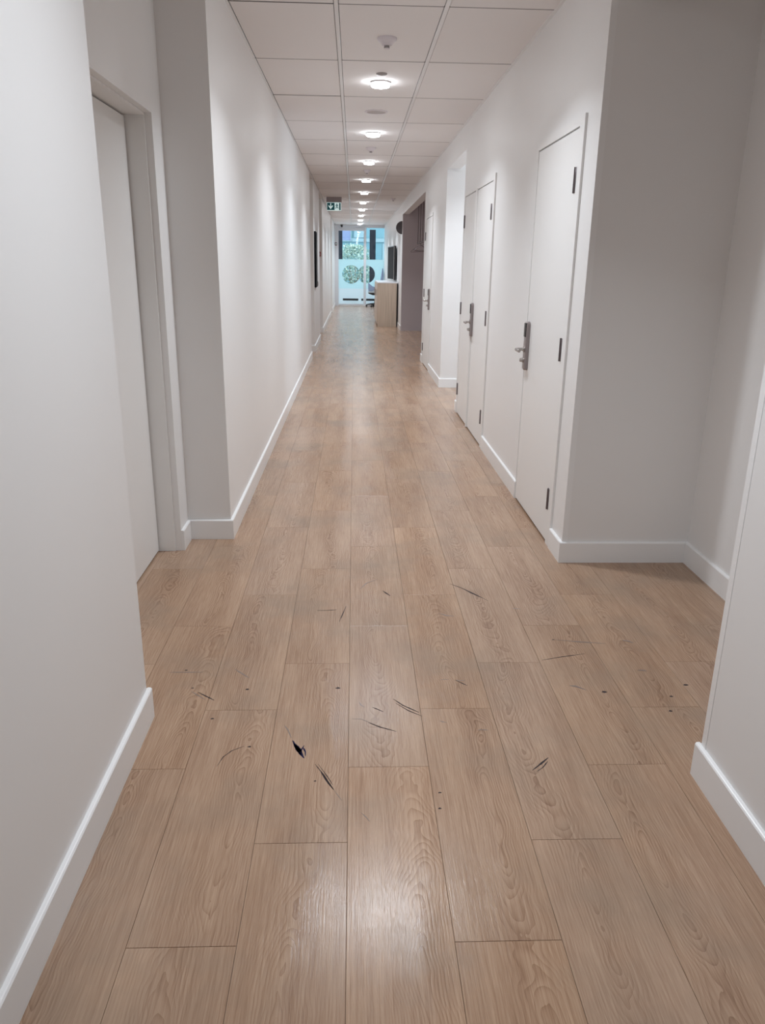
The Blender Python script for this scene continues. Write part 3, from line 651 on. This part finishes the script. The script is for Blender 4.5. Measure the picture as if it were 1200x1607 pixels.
# ------------------------------------------------------------------ coat rail and hangers in the niche
RX, RZ = 1.405, 1.945
cr = empty('coat_rail', (RX, 16.8, RZ), 'dark metal coat rail hanging on thin rods from the niche ceiling', 'coat rail')
bm = bmesh.new(); addtube(bm, [(0, -2.6, 0), (0, 1.1, 0)], .013, 12); from_bm('rail', bm, HINGE, cr, smooth=True)
for y in (1.0, .42, -.2, -1.5, -2.5):
    bm = bmesh.new(); addtube(bm, [(0, y, 0), (0, y, ZC - RZ)], .007, 8); addtube(bm, [(0, y, ZC - RZ - .006), (0, y, ZC - RZ)], .03, 14); from_bm('hanging_rod', bm, HINGE, cr, smooth=True)
    bm = bmesh.new(); addtube(bm, [(0, y - .025, 0), (0, y + .025, 0)], .020, 12); from_bm('rod_clamp', bm, HINGE, cr, smooth=True)
def hanger(y, tilt, rot, label):
    h = empty('coat_hanger', (RX, y, RZ + .019), label, 'coat hanger', 'wire hangers on the coat rail')
    h.rotation_euler = (0, tilt, rot)
    pts = [(-.022 * math.cos(a), 0, .022 * math.sin(a) - .020) for a in [math.pi * (i / 8) * 1.25 - .5 for i in range(9)]]
    bm = bmesh.new(); hk = [(.020 * math.cos(t), 0, -.018 + .020 * math.sin(t)) for t in [math.radians(q) for q in range(200, -80, -20)]] + [(0, 0, -.045), (0, 0, -.075)]
    addtube(bm, hk, .003, 6); from_bm('hook', bm, HINGE, h, smooth=True)
    bm = bmesh.new(); addtube(bm, [(0, 0, -.072), (-.06, 0, -.095), (-.19, 0, -.165), (-.215, 0, -.182), (-.21, 0, -.195), (-.19, 0, -.198), (.19, 0, -.198), (.21, 0, -.195), (.215, 0, -.182), (.19, 0, -.165), (.06, 0, -.095), (0, 0, -.072)], .0045, 6); from_bm('hanger_arms', bm, HINGE, h, smooth=True)
hanger(17.25, -.10, .15, 'wire coat hanger tilted on the rail, nearest the niche far wall'); hanger(16.95, .05, .8, 'wire coat hanger twisted on the rail, before the tilted one')
hanger(15.9, .0, -.3, 'wire coat hanger on the near part of the rail')

# ------------------------------------------------------------------ swivel chair at the end
ch = empty('swivel_chair', (.775, 29.03, 0), 'blue-grey high-backed swivel chair in front of the glass, behind the cabinet', 'chair')
ch.rotation_euler.z = 0
for i in range(5):
    a = math.radians(180 + 72 * i - 8); ca, sa = math.cos(a), math.sin(a)
    bm = bmesh.new(); addtube(bm, [(0, 0, .115), (ca * .15, sa * .15, .105), (ca * .31, sa * .31, .078)], [.028, .022, .014], 8); lg = from_bm('leg', bm, BLACKM, ch, smooth=True)
    bm = bmesh.new(); q = Vector((-sa, ca, 0)) * .022; c0 = Vector((ca * .31, sa * .31, .032)); addtube(bm, [c0 - q, c0 + q], .032, 14); addtube(bm, [c0 + Vector((0, 0, .03)), c0 + Vector((0, 0, .05))], .010, 8); from_bm('castor', bm, BLACKM, lg, smooth=True)
bm = bmesh.new(); addtube(bm, [(0, 0, .10), (0, 0, .28), (0, 0, .281), (0, 0, .44)], [.030, .030, .017, .017], 14); from_bm('gas_post', bm, BLACKM, ch, smooth=True)
prism('seat_pan', [(-.25, .52), (-.25, .47), (-.10, .42), (.20, .40), (.24, .42), (.24, .52)], 'y', -.23, .23, BLACKM, ch, .01)
bm = bmesh.new(); addbox(bm, -.27, .24, -.25, .25, .50, .60, .035, 3); from_bm('seat', bm, PALESEAT, ch, smooth=True)
prism('backrest', [(.14, .58), (.24, .56), (.28, .80), (.30, 1.10), (.27, 1.36), (.25, 1.35), (.21, 1.05), (.16, .80)], 'y', -.23, .23, BLUEF, ch, .015)
for s in (-.27, .23): prism('armrest', [(-.25, .56), (-.25, .86), (-.20, .80), (-.10, .72), (.02, .68), (.14, .70), (.14, .62), (-.02, .60), (-.12, .56)], 'y', s, s + .04, BLUEF, ch, .008)

# ------------------------------------------------------------------ outside
g = box('ground_outside', -14, 16, YE + .15, 60, -.10, -.01, PAVE); st(g)
fb = empty('apartment_facade', (0, 41, 0), 'pale blue rendered building seen through the glass entrance', 'building')
box('wall', -9, 10, 41, 41.4, 0, 9, FACADE, fb); box('wall_band', -9, 10, 40.93, 41, 2.55, 2.72, FACADE2, fb); box('wall_band', -9, 10, 40.94, 41, 3.35, 3.42, FACADE2, fb)
box('wall_panel', .0, .50, 40.95, 41, 2.75, 4.4, FACADE2, fb); box('wall_panel', 1.45, 3.4, 40.95, 41, 1.2, 2.5, FACADE2, fb)
wn = empty('window', (0, 0, 0)); wn.parent = fb
def wbox(name, x0, x1, y0, y1, z0, z1, m):
    bm = bmesh.new(); addbox(bm, x0, x1, y0 - 41, y1 - 41, z0, z1, .003); return from_bm(name, bm, m, wn)
wbox('pane', -.64, -.17, 40.90, 40.93, 2.60, 3.7, PANE2)
for (a, b, c_, d_) in ((-.68, -.64, 2.56, 3.74), (-.17, -.13, 2.56, 3.74), (-.64, -.17, 2.56, 2.60), (-.64, -.17, 3.70, 3.74)): wbox('window_frame', a, b, 40.88, 40.95, c_, d_, FACADE2)
for (xc, w, lab) in ((-.575, .17, 'dark square canopy post outside, left behind the glass door'), (.785, .25, 'broad dark canopy post outside, right behind the side light')):
    ps = empty('canopy_post', (xc, 34.2, -.01), lab, 'post')
    box('shaft', xc - w / 2, xc + w / 2, 34.1, 34.3, 0.02, 2.86, POST, ps, .004); box('base_plate', xc - w / 2 - .05, xc + w / 2 + .05, 34.05, 34.35, -.01, .02, POST, ps); box('cap_plate', xc - w / 2 - .01, xc + w / 2 + .01, 34.09, 34.31, 2.86, 2.875, FACADE2, ps)
bs = empty('bush', (.0, 36.6, 0), 'pale green leafy bush outside behind the glass door', 'bush')
bm = bmesh.new()
for i in range(9):
    a = i * .7; addtube(bm, [(0.02 * i - .08, 0, 0), (.22 * math.cos(a), .2 * math.sin(a), .9), (.55 * math.cos(a), .4 * math.sin(a), 1.7)], [.03, .02, .008], 6)
from_bm('branches', bm, BARK, bs)
for nm, mt, cnt in (('foliage', LEAF, 2600), ('pale_foliage', LEAFL, 2200)):
    V, F = [], []
    for i in range(cnt):
        th = random.uniform(0, 6.28); rr = random.random() ** .45; z = random.uniform(.1, 2.3)
        prof = .95 * (1 - ((z - 1.0) / 1.45) ** 2) ** .5 if abs(z - 1.0) < 1.44 else .1
        p0 = Vector((rr * prof * math.cos(th) + .05, rr * prof * .7 * math.sin(th), z)); a = Vector((random.gauss(0, 1), random.gauss(0, 1), random.gauss(0, .6))).normalized(); b = a.orthogonal().normalized()
        s = random.uniform(.035, .07); k = len(V); V += [p0, p0 + a * s + b * s * .4, p0 + a * s * 2, p0 + a * s - b * s * .4]; F.append((k, k + 1, k + 2, k + 3))
    finish(nm, V, F, mt, bs, 'stuff')
